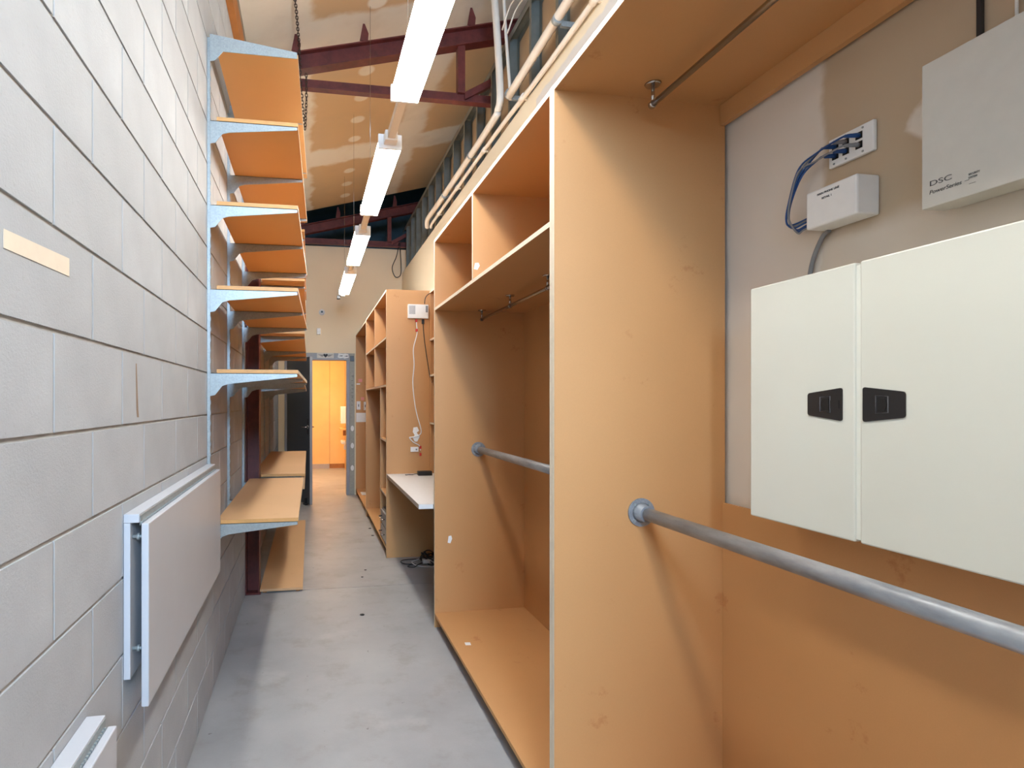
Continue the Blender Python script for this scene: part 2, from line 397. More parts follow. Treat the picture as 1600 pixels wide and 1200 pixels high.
# leaf, swung open into the corridor (hinged on the left jamb)
leaf = bpy.data.objects.new('door_2', None); C.objects.link(leaf); leaf['kind'] = 'structure'
hx, hy = DX0 + 0.005, YE - 0.04; ex, ey = 0.008, 8.0
leaf.location = (hx, hy, 0); leaf.rotation_euler = (0, 0, math.atan2(ey - hy, ex - hx)); leaf['_o'] = Vector((0, 0, 0))
Ld = math.hypot(ey - hy, ex - hx)
obj('door_leaf', B((0, Ld, -0.02, 0.02, 0.012, 2.09), bevel=0.002), DOORGREY, leaf)
obj('leaf_edge', B((Ld, Ld + 0.004, -0.02, 0.02, 0.012, 2.09)), FRAMEGREY, leaf)
for s in (-1, 1):
    bm = bmesh.new(); disc(bm, (Ld - 0.06, s * 0.02, 1.1), (0, s, 0), 0.026, 0.008, 18)
    tube(bm, [(Ld - 0.06, s * 0.02, 1.1), (Ld - 0.06, s * 0.062, 1.1), (Ld - 0.07, s * 0.068, 1.1), (Ld - 0.17, s * 0.066, 1.1)], 0.009, 10)
    obj('lever_handle', bm, CHROME, leaf)
    obj('lock_plate', B((Ld - 0.085, Ld - 0.035, s * 0.0205, s * 0.024, 1.0, 1.22)), BLACK, leaf)
obj('hold_open_bolt', B((Ld - 0.13, Ld - 0.1, -0.05, -0.02, 0.02, 0.1), (Ld - 0.15, Ld - 0.06, -0.06, -0.02, 0.003, 0.02), bevel=0.003), BLACK, leaf)

# room beyond the doorway, warm timber lining
YF = 12.4
wb = struct('wall_beyond', B((-1.3, 2.0, YF + 0.015, YF + 0.1, 0, 2.75)), TIMBER)
for a, b in ((-1.3, -0.62), (-0.612, 0.41), (0.418, 1.5)): obj('wall_panel', B((a, b, YF, YF + 0.014, 0.1, 2.75)), PLYROOM, wb)
struct('baseboard_beyond', B((-1.3, 0.41, YF - 0.012, YF - 0.001, 0, 0.1)), SKIRT)
struct('wall_beyond_right', B((0.74, 0.82, YE + 0.125, YF, 0, 2.75)), PLYROOM)
struct('wall_beyond_left', B((-1.38, -1.3, YE + 0.125, YF, 0, 2.75)), PLYROOM)
struct('ceiling_beyond', B((-1.38, 0.82, YE + 0.125, YF + 0.1, 2.75, 2.8)), ENDWALL)
lb = thing('ceiling_lamp', (-0.1, 10.7, 2.70), 'warm ceiling lamp in the timber lined room beyond the door', 'lamp')
obj('lamp_base', B((-0.35, 0.15, 10.4, 11.0, 2.735, 2.75), bevel=0.004), WHITE, lb)
obj('lamp_diffuser', B((-0.33, 0.13, 10.42, 10.98, 2.70, 2.735), bevel=0.006), WARM, lb)
d = thing('towel_dispenser', (0.69, 11.3, 1.02), 'white wall dispenser in the timber lined room beyond', 'dispenser')
obj('dispenser_body', B((0.60, 0.739, 11.2, 11.5, 1.02, 1.36), bevel=0.01), WHITE, d); obj('dispenser_slot', B((0.598, 0.602, 11.25, 11.45, 1.05, 1.06)), DARK, d)
d = thing('wall_ledge', (0.7, 11.2, 0.9), 'timber ledge under the white dispenser in the room beyond', 'shelf')
obj('ledge_board', B((0.58, 0.739, 11.0, 11.6, 0.9, 0.93)), PLYROOM, d); obj('ledge_bracket', B((0.64, 0.739, 11.28, 11.31, 0.78, 0.9)), TIMBER, d)
d = thing('low_ledge', (0.68, 11.3, 0.62), 'small low cream ledge on brackets in the room beyond', 'shelf')
obj('ledge_board', B((0.6, 0.739, 11.1, 11.5, 0.62, 0.68), bevel=0.015), CREAM, d); obj('ledge_bracket', B((0.66, 0.739, 11.28, 11.32, 0.5, 0.62)), WHITE, d)

# ------------------------------------------------------------------ steel column and trusses
d = thing('steel_column', ((W - 0.385) / 2, 4.47, 0), 'dark red oxide steel column standing against the block wall', 'column')
obj('flange', B((-0.393, -0.384, 4.40, 4.54, 0.0, 4.05)), REDST, d); obj('flange', B((W + 0.001, W + 0.01, 4.40, 4.54, 0.0, 4.05)), REDST, d)
obj('web', B((W + 0.01, -0.393, 4.467, 4.473, 0.0, 4.05)), REDST, d)
obj('base_plate', B((W + 0.002, -0.372, 4.385, 4.555, 0.0, 0.012)), REDST, d)
obj('cap_plate', B((W + 0.002, -0.34, 4.39, 4.55, 4.05, 4.06)), REDST, d)
obj('cable_clip', B((-0.47, -0.44, 4.38, 4.40, 2.0, 2.12), (-0.44, -0.40, 4.385, 4.399, 2.06, 2.075)), GALV, d)
def truss(y, label, dz):
    d = thing('roof_truss', (1.0, y, 3.9), label, 'truss', 'red oxide roof trusses')
    XL, XE = -0.44, 3.15
    sl = lambda x, z0: z0 + 0.252 * (x + 0.07) + dz
    bm = bmesh.new()
    for (ya, yb, za, zb) in ((y - 0.05, y + 0.05, 4.185, 4.195), (y - 0.004, y + 0.004, 4.06, 4.185), (y - 0.05, y + 0.05, 4.05, 4.06)):
        prism(bm, [Vector((XL, ya, sl(XL, za))), Vector((XE, ya, sl(XE, za))), Vector((XE, ya, sl(XE, zb))), Vector((XL, ya, sl(XL, zb)))], (0, yb - ya, 0))
    obj('top_chord', bm, REDST, d)
    obj('bottom_chord', B((-0.38, XE, y - 0.004, y + 0.004, 3.915 + dz, 4.0 + dz), (-0.38, XE, y - 0.06, y + 0.004, 3.905 + dz, 3.915 + dz)), REDST, d)
    for xw in (1.19, 2.5): obj('web_post', B((xw, xw + 0.06, y - 0.035, y + 0.03, 3.99 + dz, sl(xw, 4.06))), REDST, d)
    bm = bmesh.new(); a = Vector((1.25, y - 0.03, 3.94 + dz)); b = Vector((2.48, y - 0.03, sl(2.48, 4.02)))
    prism(bm, [a, b, b + Vector((0, 0, 0.06)), a + Vector((0, 0, 0.06))], (0, 0.05, 0)); obj('web_diagonal', bm, REDST, d)
    for xc in (-0.11, 0.42, 1.30, 2.1):
        z0 = sl(xc, 4.195); z1 = ceil_z(xc)
        bm = bmesh.new(); prism(bm, [Vector((xc - 0.035, y - 0.05, z0)), Vector((xc + 0.03, y - 0.05, z0)), Vector((xc + 0.035, y - 0.05, z0 + (z1 - z0) * 0.45)), Vector((xc + 0.005, y - 0.05, z1 - 0.002)), Vector((xc - 0.01, y - 0.05, z1 - 0.002))], (0, 0.008, 0))
        obj('purlin_cleat', bm, REDST, d)
    return d
truss(4.5, 'dark red steel roof truss bearing on the red steel column', 0)
truss(8.76, 'dark red steel roof truss along the top of the end wall', -0.03)
# chain slung from the ceiling over the nearer truss
ch = thing('hanging_chain', (-0.07, 4.35, 3.5), 'rusty steel chain hanging down beside the topmost wall shelf', 'chain')
lk = bmesh.new(); L2, Rr, rw = 0.013, 0.0085, 0.0032
pts = [Vector((Rr * math.cos(a), 0, L2 * 0.6 + Rr * math.sin(a))) for a in [math.pi * k / 5 for k in range(6)]] + [Vector((-Rr * math.cos(a), 0, -L2 * 0.6 - Rr * math.sin(a))) for a in [math.pi * k / 5 for k in range(6)]]
tube(lk, pts, rw, 6, closed=True); lko = None
def strand(path):
    global lko
    P = [Vector(p) for p in path]; s = 0.0; seg = 0.0265; i = 0; k = 0; pos = P[0].copy()
    while i < len(P) - 1:
        d = P[i + 1] - P[i]; ln = d.length; dn = d.normalized()
        while s < ln:
            q = Vector((0, 0, 1)).rotation_difference(dn).to_matrix().to_4x4() @ Matrix.Rotation(math.pi / 2 * (k % 2), 4, 'Z')
            if lko is None:
                lko = obj('chain_link', lk, CHAIN, None); lko.parent = ch; o = lko
            else: o = bpy.data.objects.new('chain_link', lko.data); C.objects.link(o); o.parent = ch
            o['_o'] = ch['_o']
            o.matrix_local = Matrix.Translation(P[i] + dn * s - Vector(ch['_o'])) @ q
            s += seg; k += 1
        s -= ln; i += 1
strand([(-0.13, 3.72, 4.29), (-0.10, 4.05, 4.245), (-0.085, 4.41, 4.20), (-0.075, 4.41, 3.95), (-0.045, 4.38, 3.55)])
strand([(-0.032, 4.41, 3.98), (-0.03, 4.40, 3.78), (-0.04, 4.38, 3.55)])

# ------------------------------------------------------------------ fluorescent battens in a row
def batten(y0, y1, label, link=None):
    xa, xb, z = 0.379, 0.515, 2.9
    d = thing('fluorescent_batten', ((xa + xb) / 2, (y0 + y1) / 2, z), label, 'light', 'fluorescent battens in a row above the aisle')
    obj('lamp_housing', B((xa + 0.012, xb - 0.012, y0 + 0.02, y1 - 0.02, z + 0.055, z + 0.083)), WHITE, d)
    obj('diffuser', B((xa + 0.003, xb - 0.003, y0 + 0.018, y1 - 0.018, z + 0.0005, z + 0.054), bevel=0.006), TUBE, d)
    for a in (y0, y1 - 0.018): obj('end_cap', B((xa, xb, a, a + 0.018, z, z + 0.083), bevel=0.004), WHITE, d)
    for yy in (y1 - 0.1,):
        zt = ceil_z(0.44) - 0.005
        obj('suspension_wire', T(([(0.447, yy, z + 0.083), (0.447, yy, zt)], 0.0016), n=5), CHROME, d)
    if link:
        obj('link_rail', B((0.423, 0.467, link[0], link[1], z + 0.028, z + 0.066), bevel=0.003), PVC, d)
        obj('plug_box', B((0.41, 0.48, y0 - 0.07, y0 - 0.001, z + 0.018, z + 0.075), bevel=0.004), WHITE, d)
batten(-1.9, -0.7, 'lit fluorescent batten at the window end of the row')
batten(-0.21, 0.99, 'lit fluorescent batten second from the window end of the row', (-0.69, -0.26))
batten(1.48, 2.68, 'lit fluorescent batten hung before the nearer roof truss, beside the tall wardrobe bays', (1.0, 1.43))
batten(3.17, 4.35, 'lit fluorescent batten hung next to the nearer roof truss', (2.69, 3.12))
batten(4.86, 5.98, 'lit fluorescent batten between the two roof trusses', (4.36, 4.82))
batten(6.37, 7.62, 'lit fluorescent batten nearest the end wall', (5.99, 6.32))

# ------------------------------------------------------------------ pipes on the right wall
XP = 1.37
d = thing('waste_pipe', (XP, 4, 3.6), 'thick cream plastic pipe dropping over the stud wall and bending along it', 'pipe', )
obj('pipe_run', T((smooth_path([(XP, 4.11, 4.66), (XP, 4.02, 4.2), (XP, 3.95, 3.72), (XP, 4.0, 3.62), (XP, 4.12, 3.595), (XP, 5.0, 3.595), (XP, 6.0, 3.61), (XP, 6.5, 3.625), (XP + 0.01, 6.62, 3.61), (XP + 0.03, 6.7, 3.58)], 6), 0.027), n=12), PVC, d)
for y in (4.72, 5.68):
    bm = bmesh.new(); disc(bm, (XP, y - 0.012, 3.596), (0, 1, 0), 0.031, 0.024, 16); box(bm, XP + 0.02, XR + 0.012, y - 0.008, y + 0.008, 3.578, 3.6); obj('pipe_clip', bm, GALV, d)
d = thing('water_pipe', (XP, 3, 3.61), 'thick cream plastic pipe run along the bare studs, ending at a metal clip', 'pipe')
obj('pipe_run', T((smooth_path([(XP, YB + 0.02, 3.625), (XP, 1.5, 3.625), (XP, 2.9, 3.62), (XP, 3.76, 3.60)], 4), 0.027), n=12), PVC, d)
for y in (2.98, 3.76):
    bm = bmesh.new(); disc(bm, (XP, y - 0.015, 3.612), (0, 1, 0), 0.032, 0.03, 16); box(bm, XP + 0.02, XR + 0.03, y - 0.01, y + 0.01, 3.57, 3.6); obj('pipe_clip', bm, GALV, d)
d = thing('conduit_drop', (XP + 0.05, 4, 3.6), 'thin pale conduit rising beside the thick dropping pipe', 'pipe')
obj('conduit_run', T((smooth_path([(XP + 0.055, 4.05, 4.66), (XP + 0.045, 3.96, 4.2), (XP + 0.045, 3.86, 3.66)], 6), 0.012), n=8), PVC, d)
obj('coupling', T(([(XP + 0.045, 3.86, 3.67), (XP + 0.045, 3.855, 3.63)], 0.016)), PVC, d)
XQ = 1.405
d = thing('clipped_conduit', (XQ, 4, 3.5), 'thin cream conduit clipped along the top of the plasterboard', 'pipe')
obj('conduit', T((smooth_path([(XQ, YB + 0.02, 3.47), (XQ, 2.6, 3.475), (XQ, 4.2, 3.52), (XQ, 6.2, 3.545), (XQ + 0.005, 6.5, 3.55), (XQ + 0.012, 6.56, 3.53)], 5), 0.016), n=10), PVC, d)
for y, z in ((2.62, 3.476), (3.6, 3.502), (4.45, 3.524), (5.3, 3.536), (6.1, 3.544)):
    bm = bmesh.new(); disc(bm, (XQ, y - 0.03, z), (0, 1, 0), 0.02, 0.06, 12); box(bm, XQ + 0.012, XR - 0.001, y - 0.008, y + 0.008, z - 0.012, z + 0.005); obj('conduit_joint', bm, PVC, d)
bm = bmesh.new()
for q in (0, 0.035): tube(bm, smooth_path([(1.43 + q, 2.6, 4.22), (1.42 + q, 3.2, 4.2), (1.41 + q, 3.55, 4.21), (1.40 + q, 3.8, 4.27 - q), (1.385 + q, 3.93, 4.19 - q), (1.40 + q, 3.98, 4.21)], 6), 0.006, 6)
single('looped_cable', bm, PVC, 'pair of tan cables lying along the top of the stud wall', 'cable')
bm = bmesh.new(); tube(bm, smooth_path([(1.37, 8.72, 3.95), (1.33, 8.71, 3.74), (1.26, 8.71, 3.55), (1.31, 8.71, 3.41), (1.39, 8.71, 3.44), (1.40, 8.71, 3.6), (1.385, 8.72, 3.95)], 6), 0.007, 6)
single('cable_loop', bm, BLACK, 'black cable hanging in a loop below the truss on the end wall', 'cable')

# ------------------------------------------------------------------ left wall: shelving
XFn, XFf = -0.060, -0.024
def upright(y, z0, z1, label):
    bm = bmesh.new(); box(bm, W + 0.001, W + 0.003, y - 0.012, y + 0.012, z0, z1); box(bm, W + 0.003, W + 0.015, y - 0.012, y - 0.0105, z0, z1); box(bm, W + 0.003, W + 0.015, y + 0.0105, y + 0.012, z0, z1)
    zz = z0
    while zz < z1 - 0.06:     # slotted face: rungs with open slots between them
        box(bm, W + 0.0135, W + 0.015, y - 0.0105, y + 0.0105, zz, min(zz + 0.03, z1)); zz += 0.05
    box(bm, W + 0.0135, W + 0.015, y - 0.002, y + 0.002, z0, z1)
    d = single('shelf_upright', bm, GALV, label, 'upright', 'slotted shelf uprights'); return d
ORD = ['first', 'second', 'third']
for i, (y, z0) in enumerate(((2.812, 0.82), (3.47, 0.82), (4.21, 0.82))):
    upright(y, z0, 3.17 if i else 3.2, 'galvanised slotted upright on the block wall, %s before the red steel column' % ['third', 'second', 'first'][i])
for i, y in enumerate((4.72, 5.42, 6.12, 6.86)):
    upright(y, 0.75, 2.95, 'galvanised slotted upright on the block wall, %s beyond the red steel column' % ['first', 'second', 'third', 'fourth', 'fifth'][i])
def bracket(parent, y, zt, xf, up=False):
    xw = W + 0.0155; L = xf - 0.004
    pts = [(xw, zt), (L, zt), (L, zt - 0.016), (xw + 0.085, zt - 0.052), (xw + 0.055, zt - 0.062), (xw + 0.022, zt - 0.105), (xw, zt - 0.11)]
    if up: pts = [(xw, zt + 0.075), (L, zt + 0.026), (L, zt - 0.004), (xw + 0.06, zt - 0.004), (xw + 0.022, zt - 0.05), (xw, zt - 0.055)]
    bm = bmesh.new(); prism(bm, [Vector((a, y - 0.0125, b)) for a, b in pts], (0, 0.003, 0))
    if not up: box(bm, xw, L, y - 0.0125, y + 0.0125, zt - 0.0025, zt)
    obj('bracket', bm, GALV, parent)
def wshelf(label, y0, y1, zt, ys, x0n=W + 0.045, notch=False, th=0.018, grp='wall shelves on slotted uprights', mat=SHELF, xfn=XFn, xff=XFf, name='wall_shelf', up=False):
    d = thing(name, ((x0n + xfn) / 2, (y0 + y1) / 2, zt - th), label, 'shelf', grp)
    pts = [(x0n, y0), (xfn, y0), (xff, y1), (x0n, y1)]
    if notch: pts = [(-0.375, y0), (xfn, y0), (xff, y1), (W + 0.03, y1), (W + 0.03, y0 + 0.1), (-0.375, y0 + 0.1)]
    bm = bmesh.new(); prism(bm, [Vector((a, b, zt - th)) for a, b in pts], (0, 0, th)); bmesh.ops.recalc_face_normals(bm, faces=bm.faces[:])
    bm.normal_update()
    for f in bm.faces:
        if f.normal.x > 0.9: f.material_index = 1
        elif f.normal.y < -0.9: f.material_index = 2
    obj('shelf_board', bm, [mat, EDGE, EDGE2], d)
    for y in ys: bracket(d, y - (0.009 if up else 0), zt - th if not up else zt - th - 0.001, xfn + (xff - xfn) * (y - y0) / (y1 - y0), up)
    return d
LV = [('topmost', 3.155), ('second from the top', 2.822), ('third from the top', 2.42), ('fourth from the top', 2.018), ('lowest of the five narrow shelves', 1.618)]
for k, (nm, z) in enumerate(LV):
    wshelf('tan wall shelf before the red steel column, %s' % nm, 2.797, 4.29, z, (2.812, 3.47, 4.21), up=(k == 0))
for k, (nm, z) in enumerate(LV[1:]):
    wshelf('tan wall shelf beyond the red steel column, %s' % ['topmost', 'second from the top', 'third from the top', 'fourth from the top'][k], 4.56 if False else 4.5, 7.55, z - 0.004 + (0.012 if k == 1 else 0), (4.72, 6.12, 6.86), notch=True, xfn=-0.045, xff=-0.05)
wshelf('wide pale bench shelf beside the grey panel heater', 2.8, 4.27, 0.897, (2.812, 3.47, 4.21), mat=BENCH, xfn=-0.058, xff=-0.05, grp='pale bench shelves', name='bench_shelf')
d = wshelf('pale bench shelf directly beyond the red steel column', 4.62, 5.72, 0.882, (4.72, 5.42), x0n=W + 0.03, mat=BENCH, xfn=-0.042, xff=-0.045, grp='pale bench shelves', name='bench_shelf', th=0.02)
obj('front_rail', B((-0.072, -0.046, 4.66, 5.7, 0.75, 0.861)), BENCH, d)
wshelf('pale bench shelf reaching toward the dark open door', 5.725, 6.75, 0.879, (6.12,), x0n=W + 0.03, mat=BENCH, xfn=-0.045, xff=-0.05, grp='pale bench shelves', name='bench_shelf', th=0.02)
d = thing('floor_shelf', (-0.22, 5.4, 0), 'low board on the concrete floor beside the red steel column', 'shelf')
obj('board', B((-0.38, -0.058, 4.41, 6.9, 0.014, 0.032), edge=None), BENCH, d)
obj('batten', B((-0.36, -0.33, 4.43, 6.88, 0, 0.014)), TIMBER, d); obj('batten', B((-0.11, -0.08, 4.43, 6.88, 0, 0.014)), TIMBER, d)
single('small_carton', B((-0.26, -0.17, 4.95, 5.05, 1.6145, 1.665), bevel=0.003), PAPER, 'small white carton on a low wall shelf beyond the column', 'box')
# panel heaters
def heater(y0, y1, zt, label):
    d = thing('panel_heater', (W + 0.03, (y0 + y1) / 2, zt - 0.5), label, 'heater', 'grey panel heaters on the block wall')
    obj('back_box', B((W + 0.001, W + 0.018, y0, y1, zt - 0.435, zt - 0.0225), bevel=0.002), HEATER, d)
    obj('top_cover', B((W + 0.001, W + 0.040, y0, y1, zt - 0.022, zt + 0.001), bevel=0.0015), HEATER, d)
    obj('front_panel', B((W + 0.045, W + 0.064, y0, y1, zt - 0.51, zt - 0.024), bevel=0.003), HEATER, d)
    bm = bmesh.new(); y = y0 + 0.01
    while y < y1 - 0.01:
        box(bm, W + 0.0405, W + 0.0455, y, y + 0.006, zt - 0.027, zt - 0.02); y += 0.011
    box(bm, W + 0.040, W + 0.0415, y0 + 0.005, y1 - 0.005, zt - 0.03, zt - 0.004)
    o = obj('outlet_grille', bm, GALV, d); o['kind'] = 'stuff'
    for z in (zt - 0.062, zt - 0.36):
        for y in (y0 + 0.02, y1 - 0.02):
            obj('spacer_bolt', T(([(W + 0.018, y, z), (W + 0.0465, y, z)], 0.005), ([(W + 0.030, y, z), (W + 0.037, y, z)], 0.009), n=8), GALV, d)
heater(1.582, 2.79, 1.166, 'long grey panel heater on the block wall beside the bench shelf')
heater(0.12, 1.335, 0.772, 'low grey panel heater mounted near the floor on the block wall')
bm = bmesh.new(); prism(bm, [onX(u, v, W + 0.0003) for u, v in ((212, 568), (213.5, 568), (216, 640), (217, 652), (214, 652), (213, 640))], (0.0003, 0, 0)); obj('rust_mark', bm, plain('rust', srgb(150, 128, 108), 0.8), wl)
# masking tape and rust streak on the blocks
tpz = [(5, 357), (5, 387), (108, 432), (108, 404)]
bm = bmesh.new(); prism(bm, [onX(u, v, W + 0.0006) for u, v in tpz], (0.0005, 0, 0)); single('masking_tape', bm, TAPE, 'strip of pale masking tape on the block wall', 'tape')

# ------------------------------------------------------------------ right side: tall MDF units
XF = 0.794; XK = 1.425; T18 = 0.018; ZT = 2.512
def board(parent, name, x0, x1, y0, y1, z0, z1, mat=MDF, edge=EDGE): return obj(name, B((x0, x1, y0, y1, z0, z1), edge=1), [mat, edge], parent)
# wardrobe bay beside the camera
ua = thing('wardrobe_bay', (1.1, 0.85, 0), 'tall open MDF wardrobe bay holding the white electrical cabinet', 'wardrobe', 'tall MDF wardrobe bays')
board(ua, 'side_panel', XF, XK, 1.752, 1.770, 0, ZT - T18); board(ua, 'side_panel', XF, XK, -0.05, -0.032, 0, ZT - T18)
board(ua, 'top_panel', XF, XK, -0.05, 1.770, ZT - T18, ZT)
board(ua, 'bottom_shelf', XF, XK, -0.032, 1.752, 0.075, 0.093)
board(ua, 'kickboard', XF + 0.06, XF + 0.078, -0.032, 1.752, 0, 0.075, edge=MDF)
obj('back_rail', B((1.405, XK, -0.032, 1.7515, 2.424, ZT - T18 - 0.0005)), MDF, ua)
obj('back_panel', B((1.415, XK, -0.032, 1.7515, 0.093, 1.112)), MDF, ua)
# second bay
ub = thing('wardrobe_bay', (1.1, 2.68, 0), 'tall open MDF wardrobe bay with two upper pigeonholes and a chrome rail', 'wardrobe', 'tall MDF wardrobe bays')
board(ub, 'side_panel', XF, XK, 1.771, 1.789, 0, ZT - T18); board(ub, 'side_panel', XF, XK, 3.567, 3.585, 0, ZT - T18)
board(ub, 'top_panel', XF, XK, 1.771, 3.585, ZT - T18, ZT)
board(ub, 'shelf', XF, 1.405, 1.789, 3.567, 2.052, 2.070); board(ub, 'divider', XF, 1.405, 2.697, 2.715, 2.070, ZT - T18)
board(ub, 'bottom_shelf', XF, 1.405, 1.789, 3.567, 0.076, 0.094, edge=EDGE2); board(ub, 'kickboard', XF + 0.06, XF + 0.078, 1.789, 3.567, 0, 0.076, edge=MDF)
obj('back_panel', B((1.405, XK, 1.789, 3.567, 0.06, ZT - T18 - 0.0005)), MDF, ub)
def label_patch(parent, u, v, X=None, Y=None, Z=None, w=0.03, h=0.03):
    bm = bmesh.new()
    if Y is not None:
        c = onY(u, v, Y); pts = [Vector((c.x + a * w, Y, c.z + b * h)) for a, b in ((-.5, -.4), (.1, -.5), (.5, .1), (.3, .5), (-.3, .45))]; prism(bm, pts, (0, 0.0006, 0))
    else:
        c = onZ(u, v, Z); pts = [Vector((c.x + a * w, c.y + b * h, Z)) for a, b in ((-.5, -.4), (.4, -.5), (.5, .4), (-.4, .5))]; prism(bm, pts, (0, 0, 0.0006))
    return obj('paper_scrap', bm, PAPER, parent)
label_patch(ub, 703, 843, Y=3.5662, w=0.03, h=0.05)
label_patch(ub, 731, 1006, Z=0.0942, w=0.035, h=0.04)
label_patch(ub, 745, 416, Y=2.6962, w=0.03, h=0.035)
# galvanised hanging rails
def flange(parent, x, y, z, s):
    bm = bmesh.new(); disc(bm, (x, y, z), (0, s, 0), 0.048, 0.006, 32); tube(bm, [(x, y + s * 0.006, z), (x, y + s * 0.010, z), (x, y + s * 0.042, z)], [0.034, 0.0285, 0.0275], 28)
    o = obj('flange', bm, PIPE, parent)
    for k in range(4):
        a = math.pi / 4 + k * math.pi / 2; bm = bmesh.new(); disc(bm, (x + 0.039 * math.cos(a), y + s * 0.006, z + 0.039 * math.sin(a)), (0, s, 0), 0.0055, 0.003, 10); q = obj('screw', bm, GALV, o)
def rail(x, z, ya, yb, label, r=0.0215):
    d = thing('hanging_rail', (x, (ya + yb) / 2, z), label, 'rail', 'galvanised pipe hanging rails')
    obj('pipe', T(([(x, ya + 0.008, z), (x, yb - 0.008, z)], r), n=28), PIPE, d)
    flange(d, x, ya + 0.0005, z, 1); flange(d, x, yb - 0.0005, z, -1)
rail(1.105, 1.089, -0.032, 1.752, 'galvanised pipe rail passing in front of the white electrical cabinet')
rail(1.087, 1.15, 1.789, 3.567, 'galvanised pipe rail in the wardrobe bay with the pigeonholes')
def chrome(x, z, zt, ya, yb, posts, label):
    d = thing('chrome_rail', (x, (ya + yb) / 2, z), label, 'rail', 'slim chrome hanging rails')
    obj('rod', T(([(x, ya, z), (x, yb, z)], 0.0095), n=16), CHROME, d)
    for y in posts:
        bm = bmesh.new(); disc(bm, (x, y, zt - 0.0003), (0, 0, -1), 0.026, 0.006, 24, 0.022); tube(bm, [(x, y, zt - 0.005), (x, y, z)], 0.006, 12); disc(bm, (x, y - 0.008, z), (0, 1, 0), 0.0125, 0.016, 16); obj('post', bm, CHROME, d)
chrome(1.095, 2.428, ZT - T18, 0.02, 1.676, (0.06, 0.86, 1.668), 'slim chrome rail under the top of the bay with the white cabinet')
chrome(1.09, 1.993, 2.052, 1.9, 3.51, (1.95, 2.476, 2.978, 3.497), 'slim chrome rail under the shelf below the pigeonholes')

# ------------------------------------------------------------------ electrical cabinet and boxes on the right wall
XC = 1.265
ec = thing('electrical_cabinet', (1.34, 1.13, 1.133), 'cream steel two door electrical cabinet on the right wall', 'cabinet')
obj('cabinet_body', B((XC + 0.022, XR - 0.001, 0.812, 1.45, 1.138, 1.788), bevel=0.003), CREAM, ec)
Ys = 1.131
for (ya, yb, s) in ((Ys + 0.003, 1.454, 1), (0.805, Ys - 0.010, -1)):
    dr = obj('door', B((XC, XC + 0.02, ya, yb, 1.133, 1.792), bevel=0.004), CREAM, ec)
    u0, u1 = (1317, 1263) if s > 0 else (1349, 1416)
    a = onX(u0, 632, XC).y; b = onX(u1, 632, XC).y; z = HC - 5 / F * (a * CT + XC * ST)
    zt = [(a, 0.0485 if s > 0 else 0.0455), (b, 0.0335)]
    mid = a + (b - a) * 0.48
    bm = bmesh.new(); H0 = 0.0405; H1 = 0.028
    prism(bm, [Vector((XC - 0.0025, a, z - H0)), Vector((XC - 0.0025, b, z - H1)), Vector((XC - 0.0025, b, z + H1)), Vector((XC - 0.0025, a, z + H0))], (0.0022, 0, 0))
    bmesh.ops.recalc_face_normals(bm, faces=bm.faces[:])
    bmesh.ops.bevel(bm, geom=[e for e in bm.edges if abs((e.verts[0].co - e.verts[1].co).x) > 0.001], offset=0.006, segments=3, profile=0.5, affect='EDGES')
    lt = obj('latch', bm, BLACK, dr)
    bm = bmesh.new(); q = 0.012 * (1 if b > a else -1)
    prism(bm, [Vector((XC - 0.0034, mid - q * 0.9, z - 0.016)), Vector((XC - 0.0034, mid + q * 0.5, z - 0.014)), Vector((XC - 0.0034, mid + q * 0.95, z)), Vector((XC - 0.0034, mid + q * 0.5, z + 0.014)), Vector((XC - 0.0034, mid - q * 0.9, z + 0.016))], (0.0008, 0, 0))
    obj('latch_recess', bm, DARK, lt)
    for (p, r_) in ((Vector((XC - 0.003, mid, z)), 0.02),):
        pts = [Vector((p.x, mid - q * 1.2, z - 0.02)), Vector((p.x, mid + q * 1.1, z - 0.018)), Vector((p.x, mid + q * 1.1, z + 0.018)), Vector((p.x, mid - q * 1.2, z + 0.02))]
        bm = bmesh.new(); tube(bm, pts, 0.0012, 6, closed=True); obj('latch_rim', bm, plain('latch_rim', srgb(92, 92, 96), 0.3), lt)
    bm = bmesh.new(); y0_, y1_ = sorted((a + q * 0.6, mid - q * 1.2)); box(bm, XC - 0.0036, XC - 0.0024, y0_, y1_, z - 0.010, z + 0.010); obj('latch_tongue', bm, BLACK, lt)
obj('door_seam_strip', B((XC + 0.004, XC + 0.02, Ys - 0.0095, Ys + 0.0025, 1.14, 1.785)), CREAM2, ec)
ab = thing('alarm_panel_box', (1.4, 0.91, 1.896), 'grey steel alarm box above the electrical cabinet', 'alarm box')
obj('box_cover', B((1.36, XR - 0.02, 0.73, 1.061, 1.896, 2.22), bevel=0.002), PANELGREY, ab)
obj('back_plate', B((XR - 0.0195, XR - 0.001, 0.74, 1.05, 1.9, 2.215)), PANELGREY, ab)
XT = 1.3594
text('brand_print', 'DSC', 0.016, (XT, 1.045, 1.943), RW, INK, ab, xs=1.5)
text('series_print', 'PowerSeries', 0.0125, (XT, 1.045, 1.925), RW, INK, ab, shear=0.2, xs=1.0)
obj('print_rule', B((XT, XT + 0.0004, 0.968, 0.976, 1.9285, 1.9293)), INK, ab)
for k, s in enumerate(('SECURITY', 'SYSTEM')): text('small_print', s, 0.0062, (XT, 0.969, 1.9375 - 0.007 * k), RW, INK, ab, xs=0.75)
obj('print_rule', B((XT, XT + 0.0004, 0.956, 0.968, 1.9195, 1.9203)), INK, ab)
jb = thing('phone_junction_box', (1.4, 1.297, 1.942), 'white plastic phone junction box with printed label on the right wall', 'junction box')
obj('box_body', B((1.37, XR - 0.001, 1.222, 1.372, 1.943, 2.046), bevel=0.005), WHITE, jb)
